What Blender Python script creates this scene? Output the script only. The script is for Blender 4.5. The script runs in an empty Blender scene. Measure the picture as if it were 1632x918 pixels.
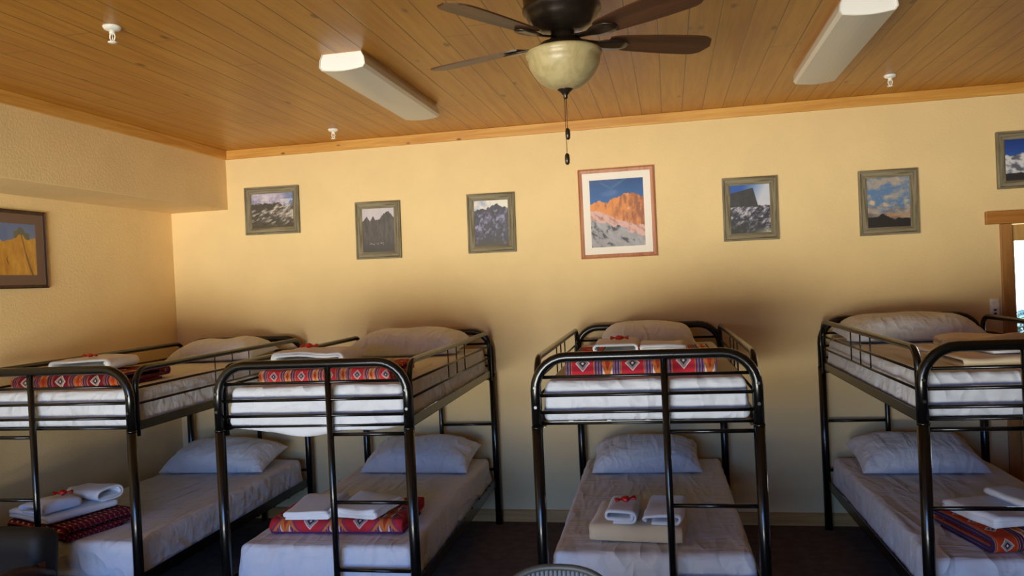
import bpy, bmesh, math, random
from mathutils import Vector, Matrix, noise
PI = math.pi
scene = bpy.context.scene
COL = scene.collection
random.seed(7)

# ---------------------------------------------------------------- basic helpers
def lin(c):
    c = c / 255.0
    return c / 12.92 if c <= 0.04045 else ((c + 0.055) / 1.055) ** 2.4
def rgb(r, g, b): return (lin(r), lin(g), lin(b), 1.0)

def link_mesh(name, me, m=None, parent=None, loc=None, rot=None, smooth=False):
    o = bpy.data.objects.new(name, me); COL.objects.link(o)
    if m is not None: me.materials.append(m)
    if smooth:
        for p in me.polygons: p.use_smooth = True
    if parent is not None: o.parent = parent
    if loc is not None: o.location = loc
    if rot is not None: o.rotation_euler = rot
    return o
def obj(name, bm, m, parent=None, smooth=False, loc=None, rot=None):
    bmesh.ops.recalc_face_normals(bm, faces=bm.faces)
    me = bpy.data.meshes.new(name); bm.to_mesh(me); bm.free()
    return link_mesh(name, me, m, parent, loc, rot, smooth)
def tag(o, label, cat, group=None):
    o['label'] = label; o['category'] = cat
    if group: o['group'] = group
    return o
def thing(name, label, cat, loc=(0, 0, 0), rz=0.0, group=None):
    o = bpy.data.objects.new(name, None); COL.objects.link(o)
    o.location = loc; o.rotation_euler = (0, 0, rz); o.empty_display_size = 0.1
    return tag(o, label, cat, group)
def struct(name, bm, m, parent=None, smooth=False):
    o = obj(name, bm, m, parent, smooth)
    if parent is None: o['kind'] = 'structure'
    return o

def box(bm, x0, x1, y0, y1, z0, z1, bev=0.0):
    r = bmesh.ops.create_cube(bm, size=1.0)
    vs = r['verts']
    for v in vs:
        v.co = Vector(((x0 + x1) / 2 + v.co.x * (x1 - x0), (y0 + y1) / 2 + v.co.y * (y1 - y0), (z0 + z1) / 2 + v.co.z * (z1 - z0)))
    if bev > 0:
        es = list({e for v in vs for e in v.link_edges})
        bmesh.ops.bevel(bm, geom=es, offset=bev, segments=2, affect='EDGES', profile=0.5)
def round_path(pts, r, n=7):
    pts = [Vector(p) for p in pts]
    if r <= 0: return pts
    out = [pts[0]]
    for i in range(1, len(pts) - 1):
        a, b, c = pts[i - 1], pts[i], pts[i + 1]
        d1 = (a - b); d2 = (c - b)
        rr = min(r, d1.length * .499, d2.length * .499)
        p1 = b + d1.normalized() * rr; p2 = b + d2.normalized() * rr
        # true circular-ish arc via slerp for right angles, bezier otherwise
        ctr = p1 + p2 - b
        right = abs(d1.normalized().dot(d2.normalized())) < 0.05
        for k in range(n + 1):
            t = k / n
            if right:
                out.append(ctr + (p1 - ctr) * math.cos(t * PI / 2) + (p2 - ctr) * math.sin(t * PI / 2))
            else:
                out.append(p1 * (1 - t) ** 2 + b * 2 * t * (1 - t) + p2 * t * t)
    out.append(pts[-1])
    return out
def tube(bm, pts, rad, corner=0.0, seg=14, cap=True):
    P = round_path(pts, corner)
    rads = rad if isinstance(rad, (list, tuple)) else [rad] * len(P)
    n = len(P); T = []
    for i in range(n):
        a = P[max(i - 1, 0)]; b = P[min(i + 1, n - 1)]
        T.append((b - a).normalized())
    ref = Vector((0, 0, 1)) if abs(T[0].z) < .9 else Vector((1, 0, 0))
    nrm = (ref - T[0] * ref.dot(T[0])).normalized()
    rings = []
    for i in range(n):
        nrm = (nrm - T[i] * nrm.dot(T[i])).normalized()
        bn = T[i].cross(nrm)
        rings.append([bm.verts.new(P[i] + (nrm * math.cos(2 * PI * k / seg) + bn * math.sin(2 * PI * k / seg)) * rads[i]) for k in range(seg)])
    for i in range(n - 1):
        for k in range(seg):
            bm.faces.new((rings[i][k], rings[i][(k + 1) % seg], rings[i + 1][(k + 1) % seg], rings[i + 1][k]))
    if cap:
        bm.faces.new(list(reversed(rings[0]))); bm.faces.new(rings[-1])
def lathe(bm, prof, cx=0, cy=0, seg=40):
    rings = []
    for r, z in prof:
        if r < 1e-5: rings.append([bm.verts.new((cx, cy, z))])
        else: rings.append([bm.verts.new((cx + r * math.cos(2 * PI * k / seg), cy + r * math.sin(2 * PI * k / seg), z)) for k in range(seg)])
    for a, b in zip(rings, rings[1:]):
        if len(a) == 1 and len(b) == 1: continue
        for k in range(seg):
            k2 = (k + 1) % seg
            if len(a) == 1: bm.faces.new((a[0], b[k2], b[k]))
            elif len(b) == 1: bm.faces.new((a[k], a[k2], b[0]))
            else: bm.faces.new((a[k], a[k2], b[k2], b[k]))
def axis_cuts(L, r, step):
    """coordinates 0..L, dense in the rounded edge zones"""
    e = [0, .1 * r, .25 * r, .45 * r, .7 * r, r]
    m = max(1, int(round((L - 2 * r) / step)))
    mid = [r + (L - 2 * r) * k / m for k in range(1, m)]
    return e + mid + [L - x for x in reversed(e)]
def softbox(w, d, h, r, step=0.035, disp=None):
    """rounded cushion-like box: x -w/2..w/2, y 0..d, z 0..h"""
    bm = bmesh.new()
    ax = [axis_cuts(w, r, step), axis_cuts(d, r, step), axis_cuts(h, min(r, h * .48), step)]
    dims = (w, d, h); rz = min(r, h * .48); rr = (r, r, rz)
    def grid(a, b, c, val):
        A, B = ax[a], ax[b]
        vs = []
        for x in A:
            row = []
            for y in B:
                co = [0, 0, 0]; co[a] = x; co[b] = y; co[c] = val
                row.append(bm.verts.new(co))
            vs.append(row)
        for i in range(len(A) - 1):
            for j in range(len(B) - 1):
                bm.faces.new((vs[i][j], vs[i + 1][j], vs[i + 1][j + 1], vs[i][j + 1]))
    for c in range(3):
        a, b = [k for k in range(3) if k != c]
        grid(a, b, c, 0); grid(a, b, c, dims[c])
    bmesh.ops.remove_doubles(bm, verts=bm.verts, dist=1e-6)
    for v in bm.verts:
        q = Vector([min(max(v.co[k], rr[k]), dims[k] - rr[k]) for k in range(3)])
        dv = Vector([(v.co[k] - q[k]) / rr[k] for k in range(3)])
        m = max(abs(dv.x), abs(dv.y), abs(dv.z))
        n = Vector((0, 0, 1))
        if dv.length > 1e-9:
            n = dv.normalized()
            v.co = q + Vector([n[k] * rr[k] for k in range(3)]) * m
        if disp:
            v.co += disp(v.co, n)
        v.co.x -= w / 2
    return bm

# ---------------------------------------------------------------- node expressions
class X:
    def __init__(s, nt, v): s.nt = nt; s.v = v
    def _op(s, op, *o):
        n = s.nt.nodes.new('ShaderNodeMath'); n.operation = op
        for i, q in enumerate((s,) + o):
            q = q.v if isinstance(q, X) else q
            if isinstance(q, (int, float)): n.inputs[i].default_value = q
            else: s.nt.links.new(q, n.inputs[i])
        return X(s.nt, n.outputs[0])
    def __add__(s, o): return s._op('ADD', o)
    __radd__ = __add__
    def __sub__(s, o): return s._op('SUBTRACT', o)
    def __rsub__(s, o): return X(s.nt, o)._op('SUBTRACT', s)
    def __mul__(s, o): return s._op('MULTIPLY', o)
    __rmul__ = __mul__
    def __truediv__(s, o): return s._op('DIVIDE', o)
    def abs(s): return s._op('ABSOLUTE')
    def fract(s): return s._op('FRACT')
    def floor(s): return s._op('FLOOR')
    def sin(s): return s._op('SINE')
    def pow(s, o): return s._op('POWER', o)
    def lt(s, o): return s._op('LESS_THAN', o)
    def gt(s, o): return s._op('GREATER_THAN', o)
    def min(s, o): return s._op('MINIMUM', o)
    def max(s, o): return s._op('MAXIMUM', o)
    def smooth(s, a, b):
        n = s.nt.nodes.new('ShaderNodeMapRange'); n.interpolation_type = 'SMOOTHSTEP'
        s.nt.links.new(s.v, n.inputs[0]); n.inputs[1].default_value = a; n.inputs[2].default_value = b
        return X(s.nt, n.outputs[0])
class MatB:
    def __init__(s, name, rough=0.6, **kw):
        s.m = bpy.data.materials.new(name); s.m.use_nodes = True
        s.nt = s.m.node_tree; s.b = s.nt.nodes['Principled BSDF']
        s.b.inputs['Roughness'].default_value = rough
        for k, v in kw.items(): s.b.inputs[k.replace('_', ' ')].default_value = v
        s._tc = None
    def tc(s, which='Object'):
        if s._tc is None: s._tc = s.nt.nodes.new('ShaderNodeTexCoord')
        return s._tc.outputs[which]
    def sep(s, sock):
        n = s.nt.nodes.new('ShaderNodeSeparateXYZ'); s.nt.links.new(sock, n.inputs[0])
        return [X(s.nt, o) for o in n.outputs]
    def comb(s, x, y, z=0.0):
        n = s.nt.nodes.new('ShaderNodeCombineXYZ')
        for i, q in enumerate((x, y, z)):
            q = q.v if isinstance(q, X) else q
            if isinstance(q, (int, float)): n.inputs[i].default_value = q
            else: s.nt.links.new(q, n.inputs[i])
        return n.outputs[0]
    def mapped(s, sock, scale, rot=(0, 0, 0)):
        n = s.nt.nodes.new('ShaderNodeMapping'); s.nt.links.new(sock, n.inputs[0])
        n.inputs['Scale'].default_value = scale; n.inputs['Rotation'].default_value = rot
        return n.outputs[0]
    def noise(s, vec, scale=5, detail=3, rough=.5, dist=0.0):
        n = s.nt.nodes.new('ShaderNodeTexNoise'); s.nt.links.new(vec, n.inputs['Vector'])
        n.inputs['Scale'].default_value = scale; n.inputs['Detail'].default_value = detail
        n.inputs['Roughness'].default_value = rough; n.inputs['Distortion'].default_value = dist
        return X(s.nt, n.outputs[0])
    def voronoi(s, vec, scale=5):
        n = s.nt.nodes.new('ShaderNodeTexVoronoi'); s.nt.links.new(vec, n.inputs['Vector'])
        n.inputs['Scale'].default_value = scale
        return X(s.nt, n.outputs['Distance'])
    def white(s, x):
        n = s.nt.nodes.new('ShaderNodeTexWhiteNoise'); n.noise_dimensions = '1D'
        s.nt.links.new(x.v, n.inputs['W']); return X(s.nt, n.outputs['Value'])
    def mix(s, f, a, b, mode='MIX'):
        n = s.nt.nodes.new('ShaderNodeMix'); n.data_type = 'RGBA'; n.blend_type = mode
        f = f.v if isinstance(f, X) else f
        if isinstance(f, (int, float)): n.inputs[0].default_value = f
        else: s.nt.links.new(f, n.inputs[0])
        for i, q in ((6, a), (7, b)):
            if isinstance(q, tuple): n.inputs[i].default_value = q
            else: s.nt.links.new(q, n.inputs[i])
        return n.outputs[2]
    def color(s, c):
        if isinstance(c, tuple): s.b.inputs['Base Color'].default_value = c
        else: s.nt.links.new(c, s.b.inputs['Base Color'])
        return s
    def rough(s, x): s.nt.links.new(x.v, s.b.inputs['Roughness']); return s
    def bump(s, h, strength=.3, dist=.01):
        n = s.nt.nodes.new('ShaderNodeBump'); s.nt.links.new(h.v, n.inputs['Height'])
        n.inputs['Strength'].default_value = strength; n.inputs['Distance'].default_value = dist
        s.nt.links.new(n.outputs[0], s.b.inputs['Normal']); return s

# ---------------------------------------------------------------- materials
def mat_wall(name, c):
    b = MatB(name, .75)
    p = b.tc()
    n1 = b.noise(p, 3.0, 3); n2 = b.noise(p, 75, 3, .6)
    b.color(b.mix(n1.smooth(.3, .7), c, tuple(q * .95 for q in c[:3]) + (1,)))
    b.bump(n2.smooth(.35, .65), .15, .005)
    return b.m
WALL_C = rgb(236, 206, 150)
M_wall = mat_wall('cream wall paint', WALL_C)

def wood(name, base, dark, knotc, axis=0, gscale=22, rough=.45, knots=1.0, plank=None, cross=1, spec=.5, coat=0.0, kscale=5.5):
    """procedural pine: grain runs along axis; planks repeat across the axis 'cross'"""
    b = MatB(name, rough); b.b.inputs['Specular IOR Level'].default_value = spec
    b.b.inputs['Coat Weight'].default_value = coat
    p = b.tc(); xyz = b.sep(p)
    off = 0.0
    sc = [1.0, 1.0, 1.0]; sc[axis] = .06
    if plank:
        pid = (xyz[cross] / plank).floor(); rnd = b.white(pid)
        sh = [0.0, 0.0, 0.0]
        co = [xyz[0] + rnd * 13.7, xyz[1] + rnd * 31.1, xyz[2]]
        p = b.comb(*co)
    g = b.noise(b.mapped(p, tuple(sc)), gscale, 4, .6, .6)
    fine = b.noise(b.mapped(p, tuple(s * 1.0 for s in sc)), gscale * 5, 2)
    col = b.mix(g.smooth(.35, .7), base, dark)
    col = b.mix((fine.smooth(.4, .7)) * .25, col, dark)
    ks = [1.0, 1.0, 1.0]; ks[axis] = .42
    v = b.voronoi(b.mapped(p, tuple(ks)), kscale)
    kn = (1.0 - v.smooth(.04, .11)) * knots
    col = b.mix(kn, col, knotc)
    if plank:
        tint = b.white(pid + 57.3)
        col = b.mix(tint * .35, col, b.mix(.6, col, dark))
        f = (xyz[cross] / plank).fract(); edge = f.min(1.0 - f)
        seam = 1.0 - edge.smooth(.008, .03)
        col = b.mix(seam * .75, col, tuple(q * .22 for q in dark[:3]) + (1,))
        # a few butt joints
        alng = xyz[axis] * .31 + b.white(pid + 9.1) * 5.0
        fj = alng.fract(); ej = fj.min(1.0 - fj)
        joint = 1.0 - ej.smooth(.0006, .0016)
        col = b.mix(joint * .6, col, tuple(q * .3 for q in dark[:3]) + (1,))
        b.bump(g * .06 + edge.smooth(0.0, .035), .3, .005)
    else:
        b.bump(g, .08, .004)
    b.color(col)
    return b.m
M_ceiling = wood('varnished pine ceiling boards', rgb(196, 138, 50), rgb(176, 116, 36), rgb(96, 54, 18), axis=1, cross=0, plank=.1375, rough=.36, knots=.8)
M_trimx = wood('pine trim along x', rgb(220, 168, 84), rgb(196, 136, 58), rgb(104, 56, 22), axis=0, rough=.45, knots=.9, kscale=10)
M_trimy = wood('pine trim along y', rgb(220, 168, 84), rgb(196, 136, 58), rgb(104, 56, 22), axis=1, rough=.45, knots=.9, kscale=10)
M_trimz = wood('pine trim along z', rgb(184, 130, 68), rgb(152, 100, 48), rgb(90, 48, 20), axis=2, rough=.5, knots=.7)
M_base = wood('pale pine baseboard', rgb(206, 150, 78), rgb(180, 122, 56), rgb(100, 56, 22), axis=0, rough=.5, knots=.9, kscale=9)
M_header = wood('pine door header', rgb(180, 120, 50), rgb(156, 96, 36), rgb(96, 54, 20), axis=0, rough=.5, knots=.5)
M_barn_x = wood('weathered grey barn wood x', rgb(146, 136, 112), rgb(98, 88, 68), rgb(62, 48, 30), axis=0, gscale=60, rough=.8, knots=.35, spec=.2)
M_barn_z = wood('weathered grey barn wood z', rgb(146, 136, 112), rgb(98, 88, 68), rgb(62, 48, 30), axis=2, gscale=60, rough=.8, knots=.35, spec=.2)
M_redframe = wood('reddish wood frame', rgb(196, 134, 98), rgb(170, 108, 74), rgb(150, 90, 60), axis=2, gscale=40, rough=.5, knots=0)
M_darkframe = wood('dark brown wood frame', rgb(74, 48, 36), rgb(52, 32, 24), rgb(40, 24, 18), axis=2, gscale=40, rough=.45, knots=0)
M_blade = wood('dark walnut fan blade', rgb(92, 58, 36), rgb(58, 34, 22), rgb(40, 24, 16), axis=0, gscale=18, rough=.4, knots=0)
M_armwood = wood('red brown arm wood', rgb(66, 34, 20), rgb(42, 21, 12), rgb(30, 15, 9), axis=1, gscale=18, rough=.5, knots=0)

def mat_floor():
    b = MatB('dark brown carpet', .95); b.b.inputs['Specular IOR Level'].default_value = .1
    p = b.tc(); n = b.noise(p, 260, 2, .7); n2 = b.noise(p, 14, 3)
    c = b.mix(n.smooth(.3, .7), rgb(84, 70, 62), rgb(128, 110, 98))
    b.color(b.mix(n2.smooth(.35, .65) * .4, c, rgb(78, 64, 56)))
    b.bump(n, .5, .006); return b.m
M_floor = mat_floor()

def mat_metal(name, c, rough, metallic=0.0, coat=0.0):
    b = MatB(name, rough, Metallic=metallic); b.b.inputs['Coat Weight'].default_value = coat
    n = b.noise(b.tc(), 40, 3)
    b.color(b.mix(n.smooth(.3, .7), c, tuple(q * 1.25 for q in c[:3]) + (1,)))
    b.rough(n * .08 + (rough - .04)); return b.m
M_black = mat_metal('glossy black enamel', rgb(8, 8, 8), .24, 0, .1)
M_bolt = mat_metal('steel bolt', rgb(70, 70, 72), .35, .8)
M_bronze = mat_metal('dark bronze', rgb(52, 42, 34), .32, .6, .2)
M_whitemetal = mat_metal('white enamel', rgb(238, 236, 228), .4)
M_chrome = mat_metal('bright sprinkler metal', rgb(215, 212, 205), .3, .5)

def mat_sheet(name, c, scale=1.0, strength=.75, seed=0.0):
    b = MatB(name, .85); b.b.inputs['Specular IOR Level'].default_value = .2
    b.b.inputs['Sheen Weight'].default_value = .15
    oi = b.nt.nodes.new('ShaderNodeObjectInfo')
    p = b.tc(); x, y, z = b.sep(p); r = X(b.nt, oi.outputs['Random']) * 7.0
    v = b.comb(x + r, y + r * .7, z + r * .3)
    w1 = b.noise(b.mapped(v, (3.4, .8, 2.6), (.5, .3, .55)), 2.4 * scale, 2, .4, .3)
    w2 = b.noise(b.mapped(v, (1.0, 4.0, 3.0), (.2, .6, -.5)), 4.5 * scale, 2, .5, .6)
    cloth = b.noise(p, 400, 2)
    ridge = 1.0 - (w1 - .5).abs() * 5.0
    h = ridge.max(0.0) * .8 + w2 * .7 + cloth * .012
    b.color(b.mix(w2.smooth(.3, .7), c, tuple(q * .96 for q in c[:3]) + (1,)))
    b.bump(h, strength, .02); return b.m
M_sheet = mat_sheet('white bed sheet', rgb(208, 210, 214))
M_pillow = mat_sheet('white pillowcase', rgb(212, 214, 216), 1.6, .5)
def mat_terry(name, c, amp=.35):
    b = MatB(name, .95); b.b.inputs['Specular IOR Level'].default_value = .1
    b.b.inputs['Sheen Weight'].default_value = .3
    p = b.tc(); n = b.noise(p, 320, 2, .7); w = b.noise(p, 16, 3)
    b.color(b.mix(w.smooth(.3, .7), c, tuple(q * .95 for q in c[:3]) + (1,)))
    b.bump(n * .5 + w, amp, .006); return b.m
M_towel = mat_terry('white terry towel', rgb(228, 229, 230))
M_beige = mat_terry('beige fleece blanket', rgb(224, 204, 168), .2)
M_red = MatB('red wrapper', .35).color(rgb(190, 30, 22)).m

def mat_serape(name, kind):
    """woven blanket: u = metres across the fold, v = metres along the cloth (UV map)"""
    b = MatB(name, .9); b.b.inputs['Specular IOR Level'].default_value = .1
    u, v, _ = b.sep(b.tc('UV'))
    weave = b.noise(b.comb(u * 900, v * 240), 1, 2)
    wob = (b.noise(b.comb(u * 30, v * 30), 1, 1) - .5) * .006
    if kind == 'plaid': # fine stripes both ways
        a = (u * 18.0).fract(); c = (v * 34.0).fract(); a2 = (u * 61.0).fract()
        col = b.mix(a.lt(.5), rgb(150, 28, 44), rgb(112, 26, 42))
        col = b.mix(a2.lt(.22), col, rgb(60, 26, 50))
        col = b.mix(c.lt(.28), col, rgb(58, 30, 60))
        col = b.mix((c - .5).abs().lt(.06), col, rgb(200, 110, 70))
        dots = (a - .5).abs().lt(.17) * (c - .75).abs().lt(.13)
        col = b.mix(dots, col, rgb(224, 196, 178))
        b.color(b.mix(weave.smooth(.3, .7) * .5, col, b.mix(.5, col, rgb(40, 20, 30))))
        b.bump(weave, .4, .003); return b.m
    if kind == 'chevron': per, rc, pc, oc, wc, vp = .235, rgb(192, 46, 62), rgb(112, 72, 112), rgb(200, 112, 56), rgb(222, 210, 200), .15
    elif kind == 'diamond': per, rc, pc, oc, wc, vp = .15, rgb(190, 52, 62), rgb(126, 70, 88), rgb(204, 130, 76), rgb(222, 186, 170), .08
    elif kind == 'wine': per, rc, pc, oc, wc, vp = .21, rgb(112, 26, 46), rgb(96, 34, 62), rgb(190, 92, 40), rgb(226, 190, 140), .12
    elif kind == 'medallion': per, rc, pc, oc, wc, vp = .27, rgb(182, 46, 56), rgb(120, 58, 88), rgb(194, 108, 56), rgb(214, 190, 184), .13
    else: per, rc, pc, oc, wc, vp = .2, rgb(190, 66, 34), rgb(86, 40, 62), rgb(216, 120, 40), rgb(226, 204, 178), .12
    vs = {'chevron': .022, 'medallion': .03}.get(kind, 0.0)
    t = ((u + wob) / per).fract(); s = (t - .5).abs()            # 0 centre of the red band
    dv = (((v - vs) / vp + .5).fract() - .5).abs() * (vp / per)                # same units as s
    stripes = (u * 150.0).fract()
    col = b.mix(stripes.lt(.3), pc, b.mix(.5, pc, wc))
    col = b.mix(((u * 75.0).fract()).lt(.2), col, rgb(56, 40, 76))
    if kind == 'medallion':
        q = s + dv * .9
        col = b.mix(q.lt(.46), col, oc); col = b.mix(q.lt(.40), col, rc)
        col = b.mix(((q - .37).abs()).lt(.02), col, rgb(120, 60, 90))
    else:
        col = b.mix(s.lt(.235), col, oc); col = b.mix(s.lt(.215), col, rc)
    d = s + dv
    col = b.mix(d.lt(.15), col, wc); col = b.mix(d.lt(.125), col, rgb(150, 140, 142))
    col = b.mix(d.lt(.075), col, rgb(60, 52, 66)); col = b.mix(d.lt(.03), col, wc)
    m = 0.5 - s                                                   # 0 middle of the light motif
    zig = m + (dv * .35)
    col = b.mix(m.lt(.11), col, rgb(66, 50, 92)); col = b.mix(m.lt(.1), col, wc)
    col = b.mix(zig.lt(.12), col, oc); col = b.mix(zig.lt(.05), col, rgb(170, 60, 40))
    if kind == 'medallion':
        band = v.lt(-.022)
        col = b.mix(band, col, b.mix((u * 60).fract().lt(.35), rgb(132, 44, 92), rgb(84, 60, 120)))
    b.color(b.mix(weave.smooth(.3, .7) * .35, col, b.mix(.45, col, rgb(60, 30, 40))))
    b.bump(weave, .4, .003); return b.m

# ---------------------------------------------------------------- camera (solved from the photograph's geometry)
F_PX, CAM_H = 1253.85, 1.7798
r_ = Vector((0.97953837, 0.1956492, -0.04718026)); u_ = Vector((0.04436221, 0.01876321, 0.99883929)); f_ = Vector((-0.19630737, 0.98049443, -0.00969985))
cam = bpy.data.cameras.new('camera'); cam.sensor_width = 36.0; cam.sensor_fit = 'HORIZONTAL'
cam.lens = 36.0 * F_PX / 1632.0; cam.clip_start = .05; cam.clip_end = 200
camo = bpy.data.objects.new('camera', cam); COL.objects.link(camo)
camo.matrix_world = Matrix(((r_.x, u_.x, -f_.x, 0), (r_.y, u_.y, -f_.y, 0), (r_.z, u_.z, -f_.z, CAM_H), (0, 0, 0, 1)))
scene.camera = camo

# ---------------------------------------------------------------- room shell
D, HC = 5.676, 2.906
XL, XS, ZS, XR, YF = -3.898, -3.396, 2.443, 3.9, -1.3
T = .15
DX0, DX1, DZ = 2.185, 3.085, 1.995          # door opening in the back wall
bm = bmesh.new(); box(bm, XL - T, XR + T, YF - T, D + T, -.1, 0); struct('floor', bm, M_floor)
bm = bmesh.new(); box(bm, XL - T, XR + T, YF - T, D + T, HC, HC + .1); struct('ceiling', bm, M_ceiling)
bm = bmesh.new()
box(bm, XL - T, DX0, D, D + T, 0, HC); box(bm, DX1, XR + T, D, D + T, 0, HC); box(bm, DX0, DX1, D, D + T, DZ, HC)
struct('wall_back', bm, M_wall)
M_panel = wood('darkened unseen wall boards', rgb(120, 82, 48), rgb(92, 60, 34), rgb(50, 30, 16), axis=2, knots=.4)  # for the unseen front and right walls, made dark to cut bounce light
bm = bmesh.new(); box(bm, XL - T, XL, YF - T, D, 0, HC); struct('wall_left', bm, M_wall)
bm = bmesh.new(); box(bm, XR, XR + T, YF - T, D, 0, HC); struct('wall_right', bm, M_panel)
# the wall behind the camera with a wide glazed opening that lets the daylight in
WX0, WX1, WZ0, WZ1 = -3.1, -.1, 0.05, 2.0
bm = bmesh.new()
box(bm, XL - T, WX0, YF - T, YF, 0, HC); box(bm, WX1, XR + T, YF - T, YF, 0, HC)
box(bm, WX0, WX1, YF - T, YF, WZ1, HC); box(bm, WX0, WX1, YF - T, YF, 0, WZ0)
struct('wall_front', bm, M_panel)
bm = bmesh.new(); box(bm, XL, XS, YF, D, ZS, HC, .004); struct('soffit', bm, M_wall)
# ceiling trim and baseboards
bm = bmesh.new(); box(bm, XS + .02, XR, D - .02, D, HC - .071, HC, .003); struct('trim_1', bm, M_trimx)
bm = bmesh.new(); box(bm, XS, XS + .02, YF, D, HC - .071, HC, .003); struct('trim_2', bm, M_trimy)
bm = bmesh.new(); box(bm, XL + .016, 2.128, D - .016, D, 0, .089, .003); struct('baseboard_back', bm, M_base)
bm = bmesh.new(); box(bm, XL, XL + .016, YF, D, 0, .089, .003); struct('baseboard_left', bm, M_trimy)

# wooden door with a glass light, mostly past the right edge of the frame
door = bpy.data.objects.new('door_1', None); COL.objects.link(door); door.location = (DX0, D, 0); door['kind'] = 'structure'
bm = bmesh.new(); box(bm, -.057, .012, -.022, .0, 0, DZ, .003); box(bm, DX1 - DX0 - .012, DX1 - DX0 + .057, -.022, 0, 0, DZ, .003)
obj('door_casing', bm, M_trimz, door)
bm = bmesh.new(); box(bm, -.142, DX1 - DX0 + .142, -.034, 0, DZ + .002, DZ + .085, .003); obj('door_header', bm, M_header, door)
bm = bmesh.new()
box(bm, .003, .04, .03, .075, .01, DZ - .004, .002); box(bm, .775, .897, .03, .075, .01, DZ - .004, .002)
box(bm, .04, .775, .03, .075, DZ - .112, DZ - .004, .002); box(bm, .04, .775, .03, .075, .01, 1.0, .002)
leaf = obj('door_leaf', bm, wood('pale pine door', rgb(214, 168, 100), rgb(190, 140, 78), rgb(120, 70, 30), axis=2, knots=.5), door)
gb = MatB('door glass', .02); gb.b.inputs['Transmission Weight'].default_value = 1.0; gb.b.inputs['IOR'].default_value = 1.45
gb.color((.97, .98, .98, 1))
bm = bmesh.new(); box(bm, .038, .777, .05, .056, .998, DZ - .11); obj('door_glass', bm, gb.m, leaf)

# ---------------------------------------------------------------- bunk beds
W, L, H = .99, 2.009, 1.416
BEDS = [(-3.2468, 3.5784, .0079, .406, .594), (-1.7536, 3.5925, .0210, .594, .594), (-.1343, 3.5917, .0172, .594, .594), (1.5199, 3.6010, .0215, .406, .406)]
BED_LABEL = ['black metal bunk bed in the left corner, below the soffit',
             'black metal bunk bed second from the left, its top sheet hanging below the rails',
             'black metal bunk bed standing under the large orange mountain picture',
             'black metal bunk bed at the right edge, beside the wooden door']
def make_bed(i):
    X0, Y0, a, lf, lb = BEDS[i]
    t = thing('bunk_bed', BED_LABEL[i], 'bunk bed', (X0, Y0, 0), a, 'bunk beds along the back wall')
    hw = W / 2
    for y, lu in ((0.0, lf), (L, lb)):
        s = -1 if y == 0 else 1
        bm = bmesh.new(); tube(bm, [(-hw, y, 1.085), (-hw, y, H), (hw, y, H), (hw, y, 1.085)], .0235, .15, 16); obj('end_arch', bm, M_black, t, True)
        for x in (-hw, hw):
            bm = bmesh.new(); tube(bm, [(x, y, 0), (x, y, 1.09)], .0255, 0, 16); tube(bm, [(x, y, 1.088), (x, y, 1.098)], .0262, 0, 16)
            p = obj('post', bm, M_black, t); sm(p)
            for z in (1.19, 1.28):
                bm = bmesh.new(); tube(bm, [(x, y + s * .02, z), (x, y + s * .029, z)], .0075, 0, 8); obj('bolt', bm, M_bolt, t)
        for z in (1.325, 1.24, 1.162):
            bm = bmesh.new(); tube(bm, [(-hw + .012, y, z), (hw - .012, y, z)], .008, 0, 10); obj('cross_bar', bm, M_black, t, True)
        lx = -hw + lu * W
        bm = bmesh.new(); tube(bm, [(lx, y, H - .012), (lx, y, 0.005)], .0165, 0, 14); lad = obj('ladder_post', bm, M_black, t, True)
        px = hw if lu > .5 else -hw
        for z in (1.067, .733, .4):
            bm = bmesh.new(); tube(bm, [(lx, y, z), (px, y, z)], .0095, 0, 10); obj('rung', bm, M_black, t, True)
        # angle iron under each mattress end
        for z in (1.106, .284):
            bm = bmesh.new(); y1 = y - s * .024
            tube(bm, [(-hw + .01, y1, z), (hw - .01, y1, z)], .0065, 0, 10)
            obj('end_rail', bm, M_black, t, True)
    for x in (-hw, hw):
        s = -1 if x < 0 else 1
        for z0, z1 in ((1.088, 1.136), (.284, .345)):
            bm = bmesh.new()
            box(bm, min(x - s * .004, x), max(x - s * .004, x), .02, L - .02, z0, z1)
            box(bm, min(x, x - s * .035), max(x, x - s * .035), .02, L - .02, z0, z0 + .004)
            obj('side_rail', bm, M_black, t)
        gx = x - s * .004
        bm = bmesh.new(); tube(bm, [(gx, .052, 1.06), (gx, .052, 1.408), (gx, L - .052, 1.408), (gx, L - .052, 1.06)], .0155, .085, 12)
        g = obj('guard_rail', bm, M_black, t, True)
        for z in (1.31, 1.228):
            bm = bmesh.new(); tube(bm, [(gx, .055, z), (gx, L - .055, z)], .0065, 0, 8); obj('guard_bar', bm, M_black, g, True)
        for y in (.8, 1.0, 1.205):
            bm = bmesh.new(); tube(bm, [(gx, y, 1.405), (gx, y, 1.228)], .0038, 0, 6); obj('spindle', bm, M_black, g, True)
    for z in (1.092, .276):
        bm = bmesh.new()
        for k in range(9):
            y = .12 + k * .22
            box(bm, -hw + .006, hw - .006, y, y + .025, z, z + .006)
        for k in range(5):
            x = -.36 + k * .18
            box(bm, x, x + .02, .12, L - .12, z + .006, z + .010)
        obj('mattress_support', bm, M_black, t)
    return t
def sm(o):
    for p in o.data.polygons: p.use_smooth = len(p.vertices) == 4
BEDO = [make_bed(i) for i in range(4)]
def inbed(i, x, y, z, rz=0.0):
    X0, Y0, a = BEDS[i][:3]; c, s = math.cos(a), math.sin(a)
    return (X0 + c * x - s * y, Y0 + s * x + c * y, z), a + rz

WHERE = ['of the leftmost bunk bed', 'of the second bunk bed from the left', 'of the bunk bed under the orange mountain picture', 'of the rightmost bunk bed by the door']
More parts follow.
